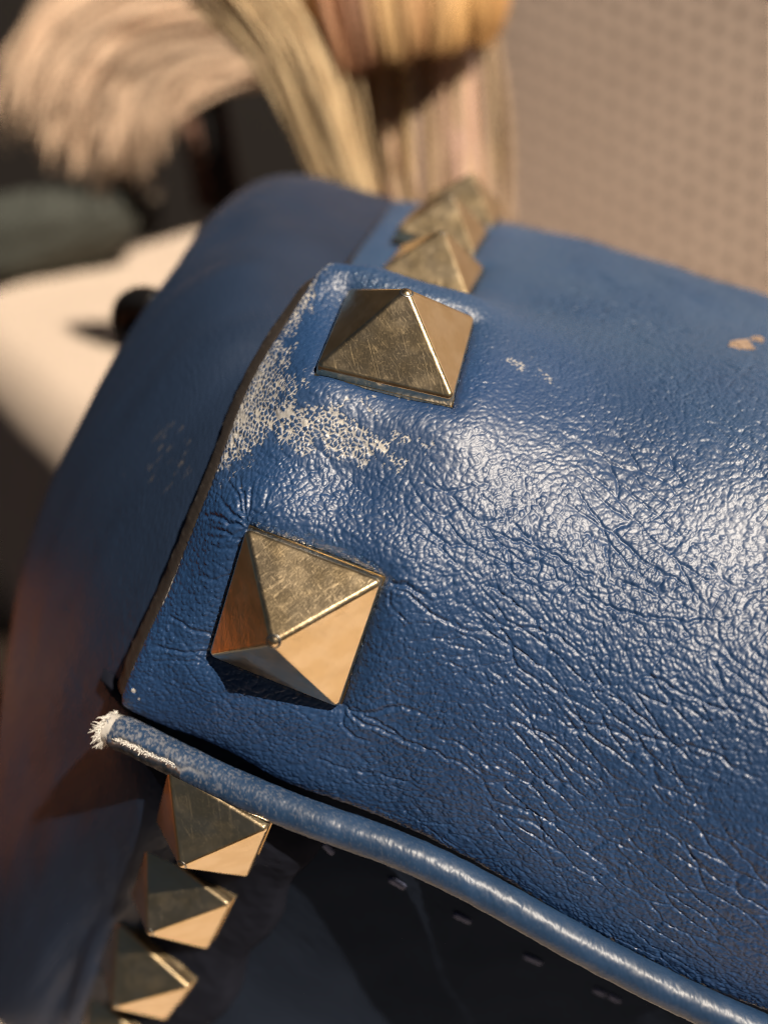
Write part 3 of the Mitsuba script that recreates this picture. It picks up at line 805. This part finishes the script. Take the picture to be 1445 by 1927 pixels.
fr = np.random.default_rng(21)
yarns, ycol = [], []
for k in range(620):
    q_ = fr.uniform(0, 1)
    front_ = fr.uniform(0, 1)
    x0, x1 = 590 + 340 * q_, 640 + 300 * q_ + fr.normal(0, 12)
    zz = 182 - 16 * math.sqrt(max(0, 1 - (2 * q_ - 1) ** 2)) * front_
    mid_ = (x0 * 0.5 + x1 * 0.5) + fr.normal(0, 10)
    c = curve(M(np.array([x0, mid_, x1]), np.array([30, 240 + fr.normal(0, 20), 470 + fr.normal(0, 30)]), np.array([zz, zz + fr.normal(0, 1.5), zz + fr.normal(0, 2.5)])), 9)
    m = tube(c, fr.uniform(0.35, 0.95), 6)
    yarns.append(m)
    lane = meshkit.noise(np.array([[q_ * 9.0, 0.3, 0.7]]))[0]
    ycol.append(np.tile(np.array([0.46, 0.32, 0.22]) * (0.45 + 0.9 * lane) * fr.uniform(0.75, 1.2) * np.array([1.0, 1 + 0.06 * fr.normal(), 1 + 0.12 * fr.normal()]), (len(m.vertices), 1)))
ym = trimesh.util.concatenate(yarns)
add('gathered_scarf__hanging_yarns', trimesh.Trimesh(W(ym.vertices), ym.faces, process=False), 'fringe_yarn', smooth=True, color=np.clip(np.vstack(ycol), 0, 1))
tag('gathered_scarf__hanging_yarns', kind='stuff')
an = np.linspace(0, 2 * np.pi, 120)
hh = np.linspace(0, 1, 30)
cK = M(np.interp(hh, [0, 1], [768, 792]), np.interp(hh, [0, 1], [20, 520]), 184.0)
Pk = cK[:, None] + np.stack([np.cos(an)[None] * np.interp(hh, [0, 1], [16.5, 13.5])[:, None], np.zeros((30, 120)), np.sin(an)[None] * 9 * np.ones((30, 1))], -1)
add('gathered_scarf__lining', grid_mesh(W(Pk)), 'fringe_yarn', smooth=True, color=np.tile([0.16, 0.10, 0.065], (3600, 1)))
# the golden layer over it: shorter yarns ending in a scalloped hem, and a cream band with the lit left side put into its colour
gy_, gc_ = [], []
pal = np.array([[0.66, 0.45, 0.21], [0.60, 0.38, 0.17], [0.36, 0.18, 0.10], [0.34, 0.17, 0.10], [0.60, 0.40, 0.19], [0.42, 0.23, 0.11], [0.58, 0.36, 0.16], [0.56, 0.33, 0.13], [0.50, 0.28, 0.11]])
for k in range(900):
    q_ = fr.uniform(0, 1)
    x0 = 470 + 485 * q_
    x1 = 560 + 360 * q_ + fr.normal(0, 6)
    sc_l = abs(math.sin((q_ * 4.5 + 0.05) * math.pi)) ** 0.5
    yend = 165 - 90 * q_ ** 0.8 - 32 * (1 - sc_l) + fr.normal(0, 7)
    zz = 168 - 14 * math.sqrt(max(0, 1 - (2 * q_ - 1) ** 2)) + fr.normal(0, 1.6)
    c = curve(M(np.array([x0, x0 * 0.45 + x1 * 0.55 + fr.normal(0, 5), x1]), np.array([-90, 20, yend]), np.array([zz, zz - 1.5, zz + 1.0])), 8)
    m = tube(c, np.array([1, 1, 1, 1, 1, 1, 0.8, 0.4]) * fr.uniform(0.5, 1.2), 6)
    gy_.append(m)
    t_ = q_ * 8
    i = min(int(t_), 7)
    f_ = t_ - i
    gc_.append(np.tile((pal[i] * (1 - f_) + pal[i + 1] * f_) * fr.uniform(0.75, 1.2), (len(m.vertices), 1)))
gm = trimesh.util.concatenate(gy_)
add('gathered_scarf__golden_yarns', trimesh.Trimesh(W(gm.vertices), gm.faces, process=False), 'golden_cloth', smooth=True, color=np.clip(np.vstack(gc_), 0, 1))
tag('gathered_scarf__golden_yarns', 'golden brown upper layer ending in a scalloped hem', kind='stuff')
hemc = curve(ML([(440, -60, 156), (505, 20, 154), (556, 90, 154), (592, 170, 155), (618, 250, 158), (648, 340, 162), (690, 430, 168)]), 14)
hy, hcol = [], []
for k in range(420):
    off = fr.normal(0, 1, 3) * [2.6, 1.3, 1.6]
    c = hemc + off * np.interp(np.linspace(0, 1, 14), [0, .35, 1], [1.3, 1.0, 0.45])[:, None] + gaussian_filter1d(fr.normal(0, 0.9, (14, 3)), 2, axis=0)
    m = tube(c, fr.uniform(0.2, 0.5), 5)
    hy.append(m)
    hcol.append(np.tile(np.array([0.70, 0.53, 0.32]) * fr.uniform(0.7, 1.15), (len(m.vertices), 1)))
hm = trimesh.util.concatenate(hy)
add('gathered_scarf__lit_side_band', trimesh.Trimesh(W(hm.vertices), hm.faces, process=False), 'fringe_yarn', smooth=True, color=np.clip(np.vstack(hcol), 0, 1))
tag('gathered_scarf__lit_side_band', 'pale cream band of yarns with the lit left side of the scarf put into its colour', kind='stuff')
tag('gathered_scarf', 'gathered golden brown scarf with pale pleats standing behind the studs', 'scarf')

# arch of beige fringe
fr = np.random.default_rng(12)
strands, scol = [], []
keyf = np.array([  # lateral position 0 inner .. 1 outer: start, mid, end
    [(520, 150), (360, 165), (285, 250)], [(520, 125), (320, 130), (235, 290)], [(520, 90), (270, 110), (180, 290)], [(510, 40), (220, 80), (120, 250)], [(500, -20), (170, 40), (70, 210)], [(480, -80), (120, 0), (25, 190)]], float)
for k in range(900):
    l = fr.uniform(0, 5)
    i = min(int(l), 4)
    pts = keyf[i] * (1 - (l - i)) + keyf[i + 1] * (l - i)
    pts = pts + fr.normal(0, 9, (3, 2)) * [[1], [1.8], [3.4]]
    pts[2] += (pts[2] - pts[1]) * fr.uniform(-0.22, 0.10)
    z = np.array([272, 256, 250]) + fr.normal(0, 4) + np.array([0, 0, fr.normal(0, 4)])
    c = curve(M(pts[:, 0], pts[:, 1], z), 12)
    m = tube(c, np.interp(np.linspace(0, 1, 12), [0, .7, 1], [1.0, 1.0, 0.25]) * fr.uniform(0.45, 1.2), 6)
    strands.append(m)
    t_c = fr.uniform(0.5, 1.35) * (0.65 + 0.7 * meshkit.noise(np.array([[l * 2.6, 0.1, 0.2]]))[0])
    scol.append(np.tile(np.array([0.58, 0.42, 0.30]) * t_c, (len(m.vertices), 1)))
sm = trimesh.util.concatenate(strands)
sm.vertices = W(sm.vertices)
add('fringe_bundle__strands', sm, 'fringe_yarn', smooth=True, color=np.clip(np.vstack(scol), 0, 1))
tag('fringe_bundle__strands', kind='stuff')
bandc = curve(ML([(560, 130, 278), (480, 55, 276), (380, 70, 274), (290, 95, 268), (215, 150, 262), (175, 215, 258)]), 50)
bm = tube(bandc, np.interp(np.linspace(0, 1, 50), [0, .5, 1], [11.5, 12.0, 7.0]), 20)
add('fringe_bundle__band', trimesh.Trimesh(W(bm.vertices), bm.faces, process=False), 'fringe_yarn', smooth=True, color=np.tile([0.26, 0.16, 0.10], (len(bm.vertices), 1)))
tag('fringe_bundle', 'curved beige fringe arching over at the top left with ragged ends', 'fringe')

# dark panel, hanging strap, black buckle, folded cloth
dp = trimesh.creation.box((0.80, 0.02, 0.70))
dp.apply_transform(trimesh.transformations.rotation_matrix(0.10, [0, 0, 1]))
dp.apply_translation(W(M(200, 250, 520)) + [-0.1, 0.02, 0.0])
add('dark_panel', dp, 'dark_plastic', smooth=False)
tag('dark_panel', 'dark charcoal panel in the background at the upper left', 'panel')


def ribbon(pts, width, thick, key, bsdf):
    c = curve(ML(pts), 40)
    t, a, b = frames(c)
    xax = np.array([1.0, 0.12, 0.0])
    prof = [(-1, 0), (-.97, -1), (.97, -1), (1, 0), (.97, 1), (-.97, 1), (-1, 0)]
    P = np.stack([c + xax * (w * width / 2) + np.array([0, 0, 1.0]) * (d * thick / 2) for w, d in prof], 1)
    return add(key, grid_mesh(W(P)), bsdf, smooth=False)


ribbon([(372, 150, 335), (390, 250, 330), (418, 400, 325)], 17.5, 2.4, 'hanging_strap__webbing', 'brown_webbing')
ribbon([(384, 150, 330), (402, 250, 325), (430, 400, 320)], 6.0, 1.2, 'hanging_strap__dark_insert', 'black_plastic')
tag('hanging_strap__dark_insert', 'black stripe down the middle of the strap')
cb = curve(ML([(345, 138, 322), (400, 146, 320), (470, 146, 318), (560, 138, 318)]), 30)
cbt = tube(cb, np.full(30, 3.2), 12)
add('hanging_strap__crossbar', trimesh.Trimesh(W(cbt.vertices), cbt.faces, process=False), 'brown_webbing', smooth=True)
tag('hanging_strap', 'narrow brown strap with a dark middle hanging in front of the dark panel', 'strap')
kb = curve(ML([(232, 275, 302), (245, 340, 300), (262, 395, 298), (288, 428, 297)]), 30)
kbt = tube(kb, np.interp(np.linspace(0, 1, 30), [0, .3, .8, 1], [4.2, 6.0, 7.4, 4.4]), 18)
add('buckle_tongue__stem', trimesh.Trimesh(W(kbt.vertices), kbt.faces, process=False), 'black_plastic', smooth=True)
bt = trimesh.creation.icosphere(3, 1.0)
add('buckle_tongue__button', trimesh.Trimesh(W(bt.vertices * [3.4, 4.4, 2.6] + M(285, 352, 292)), bt.faces), 'worn_metal', smooth=True)
tag('buckle_tongue', 'black rounded buckle piece hanging below the beige fringe', 'buckle')
gc = trimesh.creation.icosphere(5, 1.0)
gv = gc.vertices * [34, 12, 20] * (1 + 0.35 * (meshkit.fbm(gc.vertices * 1.8, 4, 8)[:, None] - 0.5))
gv = gv @ np.array([[0.95, -0.30, 0], [0.30, 0.95, 0], [0, 0, 1.0]])
add('folded_cloth', trimesh.Trimesh(W(gv + M(30, 462, 262)), gc.faces), 'green_cloth', smooth=True)
tag('folded_cloth', 'folded dark grey green cloth lying at the left behind the cream cushion', 'cloth')
oc = trimesh.creation.icosphere(4, 1.0)
ov = oc.vertices * [26, 25, 22] * (1 + 0.12 * (meshkit.fbm(oc.vertices * 1.8, 3, 18)[:, None] - 0.5))
add('orange_pouch', trimesh.Trimesh(W(ov + [-71.5, 27.8, 112.0]), oc.faces), 'orange_leather', smooth=True)
tag('orange_pouch', 'orange leather pouch just showing at the left edge below the bag', 'pouch')
